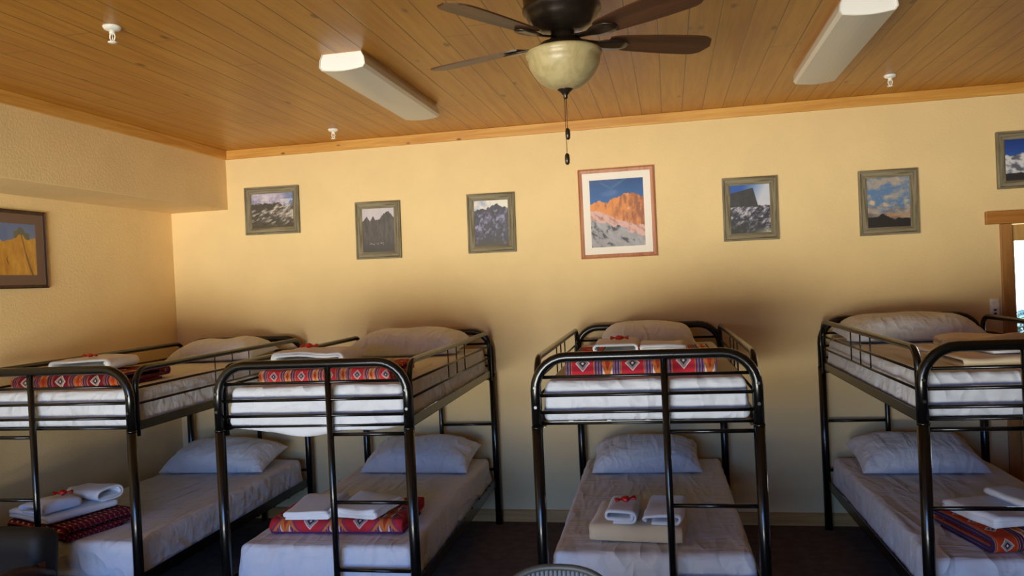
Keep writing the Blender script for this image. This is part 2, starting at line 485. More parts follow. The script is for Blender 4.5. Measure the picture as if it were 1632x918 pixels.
# mattresses
def mattress(i, level):
    sd = i * 7 + level * 3
    z0, z1 = (1.110, 1.297) if level else (.302, .495)
    h = z1 - z0
    droop = .075 if (level and i == 1) else .0
    def disp(p, n):
        q = Vector((p.x + sd, p.y, p.z))
        low = 1 - p.z / h
        a = noise.noise(q * 3.0) * .004 + noise.noise(Vector((p.x * 9 + sd, p.y * 3, p.z * 5 + p.x * 6))) * .002
        side = abs(n.x) * (1 - abs(n.z)); fr = abs(n.y) * (1 - abs(n.z))
        k = .35 + .65 * low
        rg = lambda v: 1 - 2 * abs(noise.noise(v))
        g = rg(Vector((sd + 3.1, p.y * 9 + p.z * 9, p.z * 2))) * .011 * side * k; g -= abs(noise.noise(Vector((sd + 8.1, p.y * 14 - p.z * 6, p.z * 2)))) * .022 * side * k
        g += rg(Vector((p.x * 4 + p.z * 11 + sd, 1.7, p.z * 3 - p.x * 2))) * .009 * fr * k; g -= abs(noise.noise(Vector((p.x * 6 - p.z * 9 + sd, 4.7, p.z * 4)))) * .016 * fr * k
        d = n * (a + g)
        # tucked sheet: the sides lean out towards the rails
        cx = (p.x - .455) / .455
        d.x += .014 * low * max(-1, min(1, cx * 1.4)); d.y -= .012 * low * (p.y < .4)
        # soft ridges pulled across the top near the corners
        if n.z > .5: d.z += rg(Vector((p.x * 2.2 + sd, p.y * 3.2 + p.x * 2.0, 5.0))) * .003
        if n.z < -.3: d.z = max(d.z, 0)
        if droop and p.y < .1 and p.z < .09:
            t = (1 - p.z / .09) * max(0.0, math.sin(PI * min(1, max(0, (p.x + .02) / .95)))) ** .6
            d.z -= .9 * droop * t * (.75 + .5 * noise.noise(Vector((p.x * 4, 2, 0)))); d.y -= .022 * t
        return d
    bm = softbox(.910, 1.905, h, .032, .022, disp)
    lab = ('white sheeted mattress on the top bunk ' if level else 'white sheeted mattress on the bottom bunk ') + WHERE[i]
    loc, rz = inbed(i, -.002, .052, z0)
    o = obj('mattress', bm, M_sheet, None, True, loc, (0, 0, rz))
    return tag(o, lab, 'mattress', 'top bunk mattresses' if level else 'bottom bunk mattresses')
for i in range(4): mattress(i, 1); mattress(i, 0)

# pillows
def pillow(i, level, x, y, w, d, h, tilt, rz, label, seed, z0=None):
    n = 40; bm = bmesh.new(); top = []; bot = []
    for a in range(n + 1):
        tr, br = [], []
        for c in range(n + 1):
            # denser towards the rim
            u = math.sin((a / n - .5) * PI); v = math.sin((c / n - .5) * PI)
            th = (max(0, 1 - abs(u) ** 3.4) ** .55) * (max(0, 1 - abs(v) ** 3.0) ** .55)
            px = w / 2 * u * (1 - .045 * (1 - v * v) * abs(u) ** 3); py = d / 2 * v * (1 - .05 * (1 - u * u) * abs(v) ** 3)
            q = Vector((px * 5 + seed, py * 5, seed * .3))
            wr = noise.noise(q) * .016 + (1 - 2 * abs(noise.noise(Vector((px * 9 + seed, py * 7 + px * 5, 1.0))))) * .010 * (0.25 + abs(u) ** 2)
            ang = math.atan2(v, u + .001)
            rim = noise.noise(Vector((math.cos(ang * 7) * 2, seed, math.sin(ang * 5) * 2))) * .014 * (abs(u) ** 4 + abs(v) ** 4) * min(1, th * 4)
            tz = h * .78 * th + (wr + rim) * min(1, th * 2.5) + h * .22
            bz = h * .22 - h * .2 * th
            edge = a in (0, n) or c in (0, n)
            tv = bm.verts.new((px, py, h * .22 if edge else tz)); tr.append(tv)
            br.append(tv if edge else bm.verts.new((px, py, bz)))
        top.append(tr); bot.append(br)
    for a in range(n):
        for c in range(n):
            bm.faces.new((top[a][c], top[a + 1][c], top[a + 1][c + 1], top[a][c + 1]))
            bm.faces.new((bot[a][c], bot[a][c + 1], bot[a + 1][c + 1], bot[a + 1][c]))
    R = Matrix.Rotation(tilt, 4, 'X')
    bm.transform(R)
    zmin = min(v.co.z for v in bm.verts)
    zs = (1.301 if level else .499) if z0 is None else z0
    loc, r = inbed(i, x, y, zs - zmin, rz)
    o = obj('pillow', bm, M_pillow, None, True, loc, (0, 0, r))
    return tag(o, label, 'pillow', 'pillows at the heads of the bunks')
pillow(0, 1, .03, 1.66, .66, .44, .15, .06, .03, 'white pillow at the head of the top bunk of the leftmost bed', 1.3)
pillow(1, 1, .0, 1.62, .80, .46, .17, .10, -.03, 'white pillow at the head of the top bunk of the second bed from the left', 2.9)
pillow(2, 1, .0, 1.70, .62, .44, .15, .10, .02, 'white pillow on the top bunk under the orange mountain picture', 4.1)
pillow(3, 1, -.07, 1.62, .78, .46, .16, .06, -.02, 'white pillow at the head of the top bunk of the rightmost bed', 5.7)
pillow(0, 0, -.02, 1.70, .80, .44, .17, .20, .03, 'white pillow in bluish shade on the bottom bunk of the leftmost bed', 6.2)
pillow(1, 0, .03, 1.70, .76, .44, .17, .22, -.03, 'white pillow in bluish shade on the bottom bunk of the second bed from the left', 7.7)
pillow(2, 0, -.04, 1.70, .70, .42, .17, .20, .02, 'white pillow on the bottom bunk above the beige folded blanket', 8.4)
pillow(3, 0, -.03, 1.70, .72, .44, .17, .20, .0, 'white pillow on the bottom bunk of the rightmost bed by the door', 9.8)

# folded cloth: a flattened spiral ribbon
def flat_spiral(w, h, t, turns):
    """centre line of a ribbon wound flat, from the core outwards; ends on the bottom layer"""
    pts = []
    r_out = h / 2 - t / 2; Ls = w / 2 - h / 2
    half = int(turns * 2)
    for k in range(half):
        f = k - half                       # negative: from the core
        ra = r_out + (f) * t / 2; rb = ra + t / 2
        ra = max(ra, .002); rb = max(rb, .004)
        side = 1 if (half - k) % 2 == 1 else -1
        # straight run then an arc at this side; last arc is at +side and the ribbon ends on the bottom
        if side == 1: a0, a1 = PI / 2, -PI / 2
        else: a0, a1 = 1.5 * PI, PI / 2
        for q in range(9):
            s = q / 8; an = a0 + (a1 - a0) * s; r = ra + (rb - ra) * s
            pts.append((side * Ls + r * math.cos(an), r * math.sin(an)))
        m = 6
        # straight towards the other side is sampled with extra points for softness
        nx = -side * Ls
        zz = rb * math.sin(a1)
        for q in range(1, m):
            s = q / m; pts.append((side * Ls + (nx - side * Ls) * s, zz))
    return pts
def serpentine(w, t, layers):
    pts = []
    for k in range(layers):
        z = t / 2 + k * t; a, b = (-w / 2 + t / 2, w / 2 - t / 2) if k % 2 == 0 else (w / 2 - t / 2, -w / 2 + t / 2)
        for q in range(9):
            pts.append((a + (b - a) * q / 8, z))
        if k < layers - 1:
            s = 1 if k % 2 == 0 else -1
            for q in range(1, 6):
                an = -PI / 2 + PI * q / 6
                pts.append((b + s * t * .5 * math.cos(an), z + t / 2 + t / 2 * math.sin(an)))
    return pts
def ribbon(path, t, length, axis, seed, amp=.006, step=.03, skew=0.0, taper=0.0):
    """sweep a ribbon profile along axis ('x' or 'y'); returns bmesh with UVs in metres"""
    bm = bmesh.new(); uvl = bm.loops.layers.uv.new('UVMap')
    n = len(path); P = [Vector((a, 0, b)) for a, b in path]
    zmin = min(p.z for p in P) - t / 2
    nor = []
    for i in range(n):
        d = (P[min(i + 1, n - 1)] - P[max(i - 1, 0)]); d.normalize(); nor.append(Vector((-d.z, 0, d.x)))
    s = [0.0]
    for i in range(1, n): s.append(s[-1] + (P[i] - P[i - 1]).length)
    i0 = min(range(n), key=lambda i: path[i][0])
    m = max(6, int(length / step)); rings = []; uv = {}
    top = max(p.z for p in P) - zmin + t / 2
    for k in range(m + 1):
        yy = (k / m - .5) * length
        e = min(k, m - k) / m * length
        tt = t * (1 if e > .012 else .72)
        A, B = [], []
        for i in range(n):
            for sgn, lst in ((.5, A), (-.5, B)):
                c = P[i] + nor[i] * tt * sgn * .94; c.z -= zmin
                q = Vector((c.x * 6 + seed, yy * 6, c.z * 10 + seed))
                hf = c.z / top
                w1 = noise.noise(q) * amp; w2 = noise.noise(q * 2.3 + Vector((9, 3, 1))) * amp * .6
                along = yy + noise.noise(Vector((c.x * 5 + seed, c.z * 30, 4.0))) * amp * .8 * (1 if abs(yy) > length * .3 else 0) * (2 * abs(yy) / length)
                px = c.x * (1 - taper * hf) + w2 * .8 + skew * yy
                pz = max(0.0, c.z + w1 * hf * 1.5)
                co = (along, px, pz) if axis == 'x' else (px, along, pz)
                v = bm.verts.new(co); lst.append(v); uv[v] = (yy + length / 2 + seed * .013, s[i0] - s[i])
        rings.append((A, B))
    def quad(a, b, c, d):
        f = bm.faces.new((a, b, c, d))
        for l in f.loops: l[uvl].uv = uv[l.vert]
    for k in range(m):
        (A, B), (A2, B2) = rings[k], rings[k + 1]
        for i in range(n - 1):
            quad(A[i], A[i + 1], A2[i + 1], A2[i]); quad(B[i], B2[i], B2[i + 1], B[i + 1])
        quad(A[0], A2[0], B2[0], B[0]); quad(A[-1], B[-1], B2[-1], A2[-1])
    for k in (0, m):
        A, B = rings[k]
        for i in range(n - 1): quad(A[i], B[i], B[i + 1], A[i + 1])
    return bm
MS = {k: mat_serape('woven blanket ' + k, k) for k in ('chevron', 'diamond', 'wine', 'medallion', 'plaid', 'rust')}
def cloth(name, bm, m, i, x, y, z, rz, label, cat, group):
    loc, r = inbed(i, x, y, z, rz)
    return tag(obj(name, bm, m, None, True, loc, (0, 0, r)), label, cat, group)
G_BL = 'folded blankets on the bunks'; G_TW = 'folded white towels on the blankets'
def blanket(i, x, y, z, w, d, h, m, rz, label, seed, t=.0155, amp=.006):
    turns = (h / 2 - t) / t
    turns = max(1, round(turns * 2) / 2)
    return cloth('folded_blanket', ribbon([(-a, b) for a, b in flat_spiral(d, h, t, turns)], t, w, 'x', seed, amp), m, i, x, y, z, rz, label, 'blanket', G_BL)
def towel_roll(i, x, y, z, w, d, h, rz, label, seed, t=.014, amp=.006, ax='y', turns=None):
    turns = turns or max(1, round((h / 2 - t) / t * 2) / 2)
    return cloth('towel', ribbon(flat_spiral(w, h, t, turns), t, d, ax, seed, amp, .02), M_towel, i, x, y, z, rz, label, 'towel', G_TW)
def towel_fold(i, x, y, z, w, d, layers, t, rz, label, seed, amp=.008, ax='y', skew=0.0):
    return cloth('towel', ribbon(serpentine(w, t, layers), t, d, ax, seed, amp, .02, skew), M_towel, i, x, y, z, rz, label, 'towel', G_TW)
def candy(i, x, y, z, rz, label, seed, s=1.0):
    bm = bmesh.new(); random.seed(seed)
    bmesh.ops.create_icosphere(bm, subdivisions=3, radius=.017 * s)
    for v in bm.verts:
        v.co.z *= .6; v.co += v.co.normalized() * noise.noise(v.co * 120 + Vector((seed, 0, 0))) * .005 * s
    for sg in (-1, 1):                                   # twisted wrapper ends
        prev = None
        for k in range(4):
            rr = (.004, .007, .013, .017)[k] * s; xx = sg * (.014 + .008 * k) * s
            ring = [bm.verts.new((xx + .003 * s * noise.noise(Vector((q, k, seed))), rr * math.cos(q * PI / 6 + k * .4), .55 * rr * math.sin(q * PI / 6 + k * .4) * (1 if q % 2 else .6))) for q in range(12)]
            if prev:
                for q in range(12): bm.faces.new((prev[q], prev[(q + 1) % 12], ring[(q + 1) % 12], ring[q]))
            prev = ring
        bm.faces.new(prev)
    zmin = min(v.co.z for v in bm.verts)
    loc, r = inbed(i, x, y, z - zmin, rz)
    return tag(obj('wrapped_sweet', bm, M_red, None, True, loc, (0, 0, r)), label, 'sweet', 'red wrapped sweets on the towels')
TZ, BZ = 1.300, .498
# leftmost bed
blanket(0, -.03, .40, TZ, .66, .50, .080, MS['wine'], .05, 'folded wine red patterned blanket on the top bunk of the leftmost bed', 1)
towel_roll(0, -.05, .43, TZ + .08, .38, .30, .070, .08, 'folded white towel on the wine red blanket, top bunk of the leftmost bed', 2, amp=.010)
candy(0, -.05, .40, TZ + .150, .2, 'red wrapped sweet on the towel on the top bunk of the leftmost bed', 3)
blanket(0, -.13, .30, BZ, .52, .46, .088, MS['plaid'], -.32, 'folded red plaid blanket on the bottom bunk of the leftmost bed', 4)
towel_fold(0, -.19, .30, BZ + .088, .40, .40, 2, .020, -.34, 'flat white towel, lowest of the towels on the red plaid blanket', 5)
towel_roll(0, -.19, .20, BZ + .131, .25, .22, .058, -.36, 'white towel rolled flat at the front of the red plaid blanket', 6, amp=.012)
towel_roll(0, -.08, .415, BZ + .131, .19, .28, .076, -.30, 'white towel with a thick fold at the back of the red plaid blanket', 7, amp=.014, ax='x')
candy(0, -.14, .24, BZ + .194, .5, 'red wrapped sweet on the towels of the red plaid blanket', 8, 1.3)
# second bed
blanket(1, .0, .38, TZ, .70, .48, .078, MS['diamond'], .02, 'folded red blanket with grey diamonds on the top bunk of the second bed', 11)
towel_roll(1, -.15, .44, TZ + .076, .42, .34, .082, .05, 'folded white towel on the red blanket with grey diamonds', 12, amp=.012)
candy(1, -.18, .40, TZ + .162, .1, 'red wrapped sweet on the towel above the grey diamond blanket', 13, 1.2)
blanket(1, -.01, .45, BZ, .72, .48, .086, MS['medallion'], .03, 'folded red and orange medallion blanket on the bottom bunk of the second bed', 14)
towel_fold(1, -.16, .37, BZ + .086, .24, .36, 3, .015, .06, 'white towel folded in layers, left one on the medallion blanket', 15)
towel_fold(1, .12, .38, BZ + .086, .26, .32, 3, .017, -.16, 'white folded towel, right one on the medallion blanket', 16, .012)
# bed under the big picture
blanket(2, -.015, .53, TZ, .70, .80, .088, MS['chevron'], .0, 'folded red and purple chevron blanket on the top bunk under the orange mountain picture', 21)
towel_roll(2, -.14, .46, TZ + .088, .24, .34, .062, .0, 'folded white towel on the left of the chevron blanket', 22)
towel_fold(2, .10, .40, TZ + .088, .22, .30, 3, .016, .0, 'folded white towel on the right of the chevron blanket', 23)
candy(2, -.12, .44, TZ + .151, .0, 'red wrapped sweet on the towel of the chevron blanket', 24, 1.2)
blanket(2, -.055, .41, BZ, .44, .50, .094, M_beige, -.09, 'folded plain beige blanket on the bottom bunk under the orange mountain picture', 25, .019)
towel_roll(2, -.135, .32, BZ + .094, .17, .30, .070, -.06, 'white towel rolled flat, left one on the beige blanket', 26)
towel_roll(2, .07, .33, BZ + .094, .20, .34, .058, -.12, 'rumpled white towel, right one on the beige blanket', 27, amp=.016)
candy(2, -.12, .30, BZ + .165, .4, 'red wrapped sweet on the rolled towel of the beige blanket', 28, 1.3)
# rightmost bed
blanket(3, .0, .50, TZ, .54, .62, .048, M_beige, .03, 'folded cream blanket on the top bunk of the rightmost bed', 31, .012)
towel_fold(3, .05, .42, TZ + .048, .34, .30, 2, .018, .03, 'folded white towel on the cream blanket of the rightmost bed', 32)
blanket(3, .16, .98, TZ, .50, .30, .085, M_beige, -.16, 'thick cream blanket rolled behind the cream folded one, rightmost bed', 33, .018, .022)
blanket(3, -.03, .40, BZ, .46, .52, .086, MS['rust'], .22, 'folded rust and purple patterned blanket on the bottom bunk of the rightmost bed', 34)
towel_fold(3, -.06, .40, BZ + .086, .34, .34, 2, .020, .32, 'flat white towel on the rust and purple blanket', 35, .016)
towel_roll(3, .04, .46, BZ + .128, .16, .26, .056, .3, 'rolled white towel on the flat one at the right edge', 36)

# ---------------------------------------------------------------- pictures on the walls
def fbm(x, y, s=0.0, o=6):
    v = 0; a = .5; f = 1
    for _ in range(o):
        v += a * noise.noise(Vector((x * f + s, y * f - s, s * 1.7))); a *= .6; f *= 2.1
    return v
def mixc(a, b, t):
    t = min(1, max(0, t)); return tuple(p + (q - p) * t for p, q in zip(a, b))
def ridge(x, pts, s, amp=.03, fr=9):
    for (x0, y0), (x1, y1) in zip(pts, pts[1:]):
        if x0 <= x <= x1:
            return y0 + (y1 - y0) * (x - x0) / max(1e-6, x1 - x0) + amp * fbm(x * fr, .3, s) * 2
    return pts[-1][1]
def art_storm(u, v):
    sky = mixc((205, 196, 212), (120, 116, 150), .5 + 1.6 * fbm(u * 3, v * 4, 1)); sky = mixc(sky, (96, 124, 170), (u - .78) * 4 + fbm(u * 5, v * 5, 2))
    r1 = ridge(u, [(0, .68), (.15, .74), (.3, .7), (.45, .72), (.62, .74), (.75, .66), (.88, .6), (1, .7)], 3, .05, 12)
    if v > r1: return sky if v < r1 + .12 + .1 * fbm(u * 4, 1, 2) or v > .82 else mixc(sky, (228, 222, 222), .6)
    c = mixc((58, 54, 52), (82, 76, 70), .5 + fbm(u * 8, v * 8, 4))
    snow = fbm(u * 7, v * 14 - u * 6, 5) * 3 + (u - .35) * 1.1 - abs(v - .4) * 2.2 + .35
    c = mixc(c, (190, 180, 168), snow * .8); return mixc(c, (70, 62, 44), (.18 - v) * 6)
def art_spires(u, v):
    r1 = ridge(u, [(0, .72), (.07, .74), (.15, .82), (.24, .7), (.34, .83), (.42, .72), (.55, .76), (.68, .86), (.82, .93), (.93, .82), (1, .78)], 2, .025, 14)
    if v > r1: return mixc((202, 192, 196), (186, 178, 188), fbm(u * 3, v * 3, 1) + .5)
    c = mixc((92, 86, 84), (66, 60, 58), .5 + 1.5 * fbm(u * 14, v * 3, 3)); c = mixc(c, (54, 50, 56), (.35 - v) * 3)
    if abs(v - .2) < .03 and fbm(u * 20, v * 30, 6) > .12 and .2 < u < .65: c = (150, 144, 140)
    return c
def art_blue_peaks(u, v):
    r1 = ridge(u, [(0, .78), (.2, .81), (.36, .79), (.42, .84), (.6, .89), (.66, .93), (.74, .87), (.86, .85), (1, .84)], 4, .03, 14)
    if v > r1: return mixc((226, 220, 206), (150, 156, 190), .4 - u + 1.4 * fbm(u * 3, v * 5, 2))
    c = mixc((52, 50, 62), (74, 70, 86), .5 + fbm(u * 9, v * 9, 5))
    s = fbm(u * 5 + v * 2, v * 6 - u * 3, 7) * 3.2 - abs(v - .45) * 1.6 + .25
    c = mixc(c, (146, 144, 182), s); return mixc(c, (70, 58, 52), (.16 - v) * 8 + fbm(u * 9, v * 9, 1))
def art_alpenglow(u, v):
    r1 = ridge(u, [(0, .64), (.17, .68), (.33, .65), (.42, .71), (.6, .75), (.7, .79), (.8, .77), (1, .72)], 5, .022, 16)
    if v > r1:
        c = mixc((30, 92, 158), (12, 62, 124), (v - .7) * 3)
        return mixc(c, (90, 130, 170), (1 - abs((v - .86) - (u - .4) * .5) * 30) * .5 if u > .4 else (1 - abs((v - .86) + (u - .4) * .5) * 30) * .4 if u > .2 else 0)
    r2 = ridge(u, [(0, .56), (.25, .5), (.5, .4), (.75, .34), (1, .28)], 2, .03, 9)
    r3 = ridge(u, [(0, .42), (.3, .36), (.55, .3), (.8, .2), (1, .12)], 8, .05, 8)
    if v > r2:
        c = mixc((224, 138, 62), (150, 82, 42), .45 + 2.0 * fbm(u * 12, v * 5, 3) + (u - .75) * 1.2)
        return mixc(c, (240, 196, 150), fbm(u * 14, v * 12, 9) * 2.2 - .5)
    if v > r3: return mixc((216, 170, 160), (160, 110, 96), fbm(u * 9, v * 16 + u * 8, 3) * 2.2)
    c = mixc((140, 136, 142), (176, 172, 178), .5 + fbm(u * 6, v * 12 + u * 4, 2))
    return mixc(c, (54, 54, 64), fbm(u * 7, v * 10 + u * 4, 6) * 4 - .15 + (.25 - u) * .9 * (v < .24))
def art_block_peak(u, v):
    top = ridge(u, [(0, .83), (.58, .93), (.7, .56), (1, .56)], 3, .004, 9)
    if v > top or u > .7 and v > .58 + .1 * (u - .7):
        if v > .56 + .05 * fbm(u * 9, 1, 3): return mixc(mixc((36, 84, 170), (196, 200, 214), (u - .25) * 1.7 + (.85 - v) * 1.0), (216, 212, 216), (.66 - v) * 4)
    if v > .54 + .05 * fbm(u * 6, 0, 2) and u < .72: return mixc((44, 42, 46), (60, 56, 58), .5 + fbm(u * 9, v * 9, 4))
    s = fbm(u * 7 + v * 5, v * 14 - u * 7, 8) * 2.4 + .34 - (.5 - v) * .9
    c = mixc((48, 46, 62), (186, 182, 192), s)
    c = mixc(c, (40, 40, 36), (.3 - v) * 3 * (1.1 - u) * 1.3); return mixc(c, (196, 190, 160), (.12 - v) * 6 * max(0, u - .5) * 3)
def art_sunset(u, v):
    r1 = ridge(u, [(0, .22), (.2, .21), (.36, .27), (.5, .21), (.62, .15), (.75, .19), (1, .15)], 6, .02, 8)
    if v < r1: return (32, 26, 22)
    c = (92, 124, 166)
    cl = fbm(u * 2.4 + 2, v * 5, 3) * 2.6 - .15 + max(abs(v - .70) * 2.6, (v - .88) * 6)
    c = mixc(c, (168, 156, 146), cl)
    c = mixc(c, (214, 184, 146), (fbm(u * 5, v * 8, 7) * 3 + .2) * (1 - abs(v - .5) * 4))
    c = mixc(c, (112, 100, 100), (.4 - v) * 5 - .2 + fbm(u * 3, v * 12, 5) * 2); return mixc(c, (190, 140, 96), (1 - abs(v - .24) * 14) * (u > .45) * .8)
def art_snow_range(u, v):
    r1 = ridge(u, [(0, .6), (.25, .64), (.5, .72), (.75, .66), (1, .7)], 3, .06, 9)
    if v > r1: return mixc((44, 86, 168), (24, 58, 134), (v - .6) * 2.5)
    if v < .17 + .05 * fbm(u * 6, 0, 2): return (42, 42, 44)
    return mixc((96, 100, 116), (216, 216, 220), .55 + 2.4 * fbm(u * 8 + v * 3, v * 9, 5))
def art_cliff(u, v):
    r1 = ridge(u, [(0, .66), (.2, .7), (.42, .62), (.6, .7), (.72, .78), (.86, .68), (1, .72)], 4, .04, 8)
    if v > r1:
        if abs(u - .73) < .15 and v < r1 + .13: return (92, 92, 80)
        return mixc((120, 134, 168), (86, 106, 150), v)
    c = mixc((206, 156, 56), (176, 116, 40), .5 + 1.4 * fbm(u * 9, v * 2.5, 3)); c = mixc(c, (98, 58, 26), (fbm(u * 10 + v * 2, v * 2.2, 8) - .22) * 7 + (.18 - u) * 3)
    return mixc(c, (88, 74, 44), 1 - abs((u - .72) - (r1 - v) * .28) * 40)
M_art = {}
def art_mat(gloss):
    b = MatB('glazed print', .5); a = b.nt.nodes.new('ShaderNodeVertexColor'); a.layer_name = 'print'
    b.color(a.outputs[0]); b.b.inputs['Coat Weight'].default_value = gloss; b.b.inputs['Coat Roughness'].default_value = .03
    return b.m
M_print = art_mat(.5)
M_mat = MatB('white mat board', .7).color(rgb(244, 234, 222)).m
M_mat.node_tree.nodes['Principled BSDF'].inputs['Coat Weight'].default_value = .4
M_matbrown = MatB('brown mat board', .7).color(rgb(112, 88, 72)).m
def art_mesh(w, h, fn, nx=130):
    ny = int(nx * h / w); me = bpy.data.meshes.new('print')
    vs = [(-w / 2 + w * i / nx, 0, -h / 2 + h * j / ny) for j in range(ny + 1) for i in range(nx + 1)]
    fs = [(j * (nx + 1) + i, j * (nx + 1) + i + 1, (j + 1) * (nx + 1) + i + 1, (j + 1) * (nx + 1) + i) for j in range(ny) for i in range(nx)]
    me.from_pydata(vs, [], fs)
    ca = me.color_attributes.new('print', 'FLOAT_COLOR', 'POINT'); k = 0
    for j in range(ny + 1):
        for i in range(nx + 1):
            c = fn(i / nx, j / ny); ca.data[k].color = (lin(max(0, c[0])), lin(max(0, c[1])), lin(max(0, c[2])), 1); k += 1
    return me
def frame_rail(w, h, fw, th, side):
    """one mitred rail with a raised outer lip; y is depth towards the room (negative)"""
    bm = bmesh.new()
    prof = [(0, 0), (0, -th), (fw * .22, -th * 1.15), (fw * .3, -th * .8), (fw * .9, -th * .62), (fw, -th * .5), (fw, 0)]
    n = 10; rows = []
    Lh = (w if side in 'tb' else h) / 2
    for k in range(n + 1):
        row = []
        for q, d in prof:
            s = (k / n * 2 - 1) * (Lh - q)
            wob = noise.noise(Vector((s * 14, q * 30, ord(side)))) * .0018 * (fw > .03)
            if side == 't': co = (s, d + wob, h / 2 - q)
            elif side == 'b': co = (s, d + wob, -h / 2 + q)
            elif side == 'l': co = (-w / 2 + q, d + wob, s)
            else: co = (w / 2 - q, d + wob, s)
            row.append(bm.verts.new(co))
        rows.append(row)
    m = len(prof)
    for a, b in zip(rows, rows[1:]):
        for q in range(m): bm.faces.new((a[q], a[(q + 1) % m], b[(q + 1) % m], b[q]))
    bm.faces.new(rows[0]); bm.faces.new(rows[-1])
    return bm
def picture(cx, cz, w, h, fw, fn, mx, mz, label, mat=None, mat_w=0.0, mat_b=None, th=.022, roll=0.0, loc=None, rz=0.0):
    t = thing('framed_picture', label, 'picture', loc or (cx, D - .002, cz), rz, 'framed landscape pictures on the walls')
    t.rotation_euler = (0, roll, rz)
    for s in 'tblr': obj('frame_rail', frame_rail(w, h, fw, th, s), mx if s in 'tb' else mz, t)
    bm = bmesh.new(); box(bm, -w / 2 + .004, w / 2 - .004, -.006, -.001, -h / 2 + .004, h / 2 - .004); obj('backing_board', bm, M_barn_x, t)
    iw, ih = w - 2 * fw + .004, h - 2 * fw + .004
    if mat:
        bm = bmesh.new(); pw, ph = iw / 2 - mat_w, ih / 2 - mat_w; off = (mat_b or 0)
        box(bm, -iw / 2, -pw, -.0105, -.0065, -ih / 2, ih / 2); box(bm, pw, iw / 2, -.0105, -.0065, -ih / 2, ih / 2)
        box(bm, -pw, pw, -.0105, -.0065, ph, ih / 2); box(bm, -pw, pw, -.0105, -.0065, -ih / 2, -ph)
        obj('mat_board', bm, mat, t); iw, ih = pw * 2 + .004, ph * 2 + .004
    o = link_mesh('print', art_mesh(iw, ih, fn), M_print, t, (0, -.008, 0))
    return t
FW = .052
picture(-3.011, 2.413, .456, .369, FW, art_storm, M_barn_x, M_barn_z, 'grey wood framed picture of a dark ridge under storm clouds, leftmost on back wall', roll=.012)
picture(-2.146, 2.208, .358, .434, FW, art_spires, M_barn_x, M_barn_z, 'grey wood framed picture of grey rock spires, above the gap left of the second bed', roll=.014)
picture(-1.266, 2.209, .360, .437, FW, art_blue_peaks, M_barn_x, M_barn_z, 'grey wood framed picture of dark blue peaks with snow patches, left of the large picture', roll=.01)
picture(-.343, 2.227, .541, .641, .03, art_alpenglow, M_redframe, M_redframe, 'large picture of orange mountains in a white mat and reddish frame', M_mat, .052, th=.02)
picture(.570, 2.196, .367, .437, FW, art_block_peak, M_barn_x, M_barn_z, 'grey wood framed picture of a blocky dark peak, right of the large picture', roll=.006)
picture(1.460, 2.183, .370, .435, FW, art_sunset, M_barn_x, M_barn_z, 'grey wood framed picture of sunset clouds over black hills, above the rightmost bed', roll=.004)
picture(2.352, 2.408, .456, .370, FW, art_snow_range, M_barn_x, M_barn_z, 'grey wood framed picture of a snowy range above the door, cut by the right edge')
picture(0, 0, .56, .48, .022, art_cliff, M_darkframe, M_darkframe, 'dark framed picture of a yellow cliff hanging on the left wall', M_matbrown, .062, th=.02, loc=(XL + .002, 4.345 - .28, 2.111), rz=PI / 2)

# ---------------------------------------------------------------- ceiling fixtures
M_diff = MatB('white acrylic diffuser', .35)
M_diff.color(rgb(222, 218, 206)); _n = M_diff.noise(M_diff.mapped(M_diff.tc(), (1, .05, 1)), 160, 2); M_diff.bump(_n, .08, .003); M_diff = M_diff.m
M_cap = MatB('white end plate', .4).color(rgb(250, 250, 248)).m
def ceiling_light(cx, y0, y1, label):
    t = thing('ceiling_light', label, 'ceiling light', (cx, (y0 + y1) / 2, HC), 0, 'fluorescent ceiling lights')
    hl = (y1 - y0) / 2; w = .1175; h = .088
    prof = [(-w + .018, 0), (-w + .004, -.03), (-w, -.062), (-w + .012, -.078)] + [(-w + .012 + (2 * w - .024) * k / 8, -.078 - .010 * math.sin(PI * k / 8)) for k in range(1, 8)] + [(w - .012, -.078), (w, -.062), (w - .004, -.03), (w - .018, 0)]
    bm = bmesh.new(); n = len(prof); rings = []
    for y in (-hl, -hl + .004, hl - .004, hl):
        rings.append([bm.verts.new((x, y, z)) for x, z in prof])
    inner = [[bm.verts.new((x * .97, y, z * .96 - .0005)) for x, z in prof] for y in (-hl, hl)]
    for a, b in zip(rings, rings[1:]):
        for k in range(n - 1): bm.faces.new((a[k], a[k + 1], b[k + 1], b[k]))
    for k in range(n - 1):
        bm.faces.new((inner[0][k], inner[1][k], inner[1][k + 1], inner[0][k + 1]))
        bm.faces.new((rings[0][k], inner[0][k], inner[0][k + 1], rings[0][k + 1])); bm.faces.new((rings[-1][k], rings[-1][k + 1], inner[1][k + 1], inner[1][k]))
    obj('diffuser', bm, M_diff, t)
    for y in (-hl + .006, hl - .006):
        bm = bmesh.new(); s = 1 if y < 0 else -1
        A = [bm.verts.new((x * .965, y, z * .955)) for x, z in prof]; B = [bm.verts.new((x * .965, y + s * .004, z * .955)) for x, z in prof]
        bm.faces.new(A); bm.faces.new(B)
        for k in range(n): bm.faces.new((A[k], A[(k + 1) % n], B[(k + 1) % n], B[k]))
        obj('end_plate', bm, M_cap, t)
    bm = bmesh.new(); box(bm, -.06, .06, -hl + .02, hl - .02, -.03, 0); obj('ballast_tray', bm, M_whitemetal, t)
    return t
ceiling_light(-1.488, 3.548, 4.785, 'unlit white fluorescent wrap light left of the ceiling fan')
ceiling_light(.866, 3.535, 4.772, 'unlit white fluorescent wrap light right of the ceiling fan')
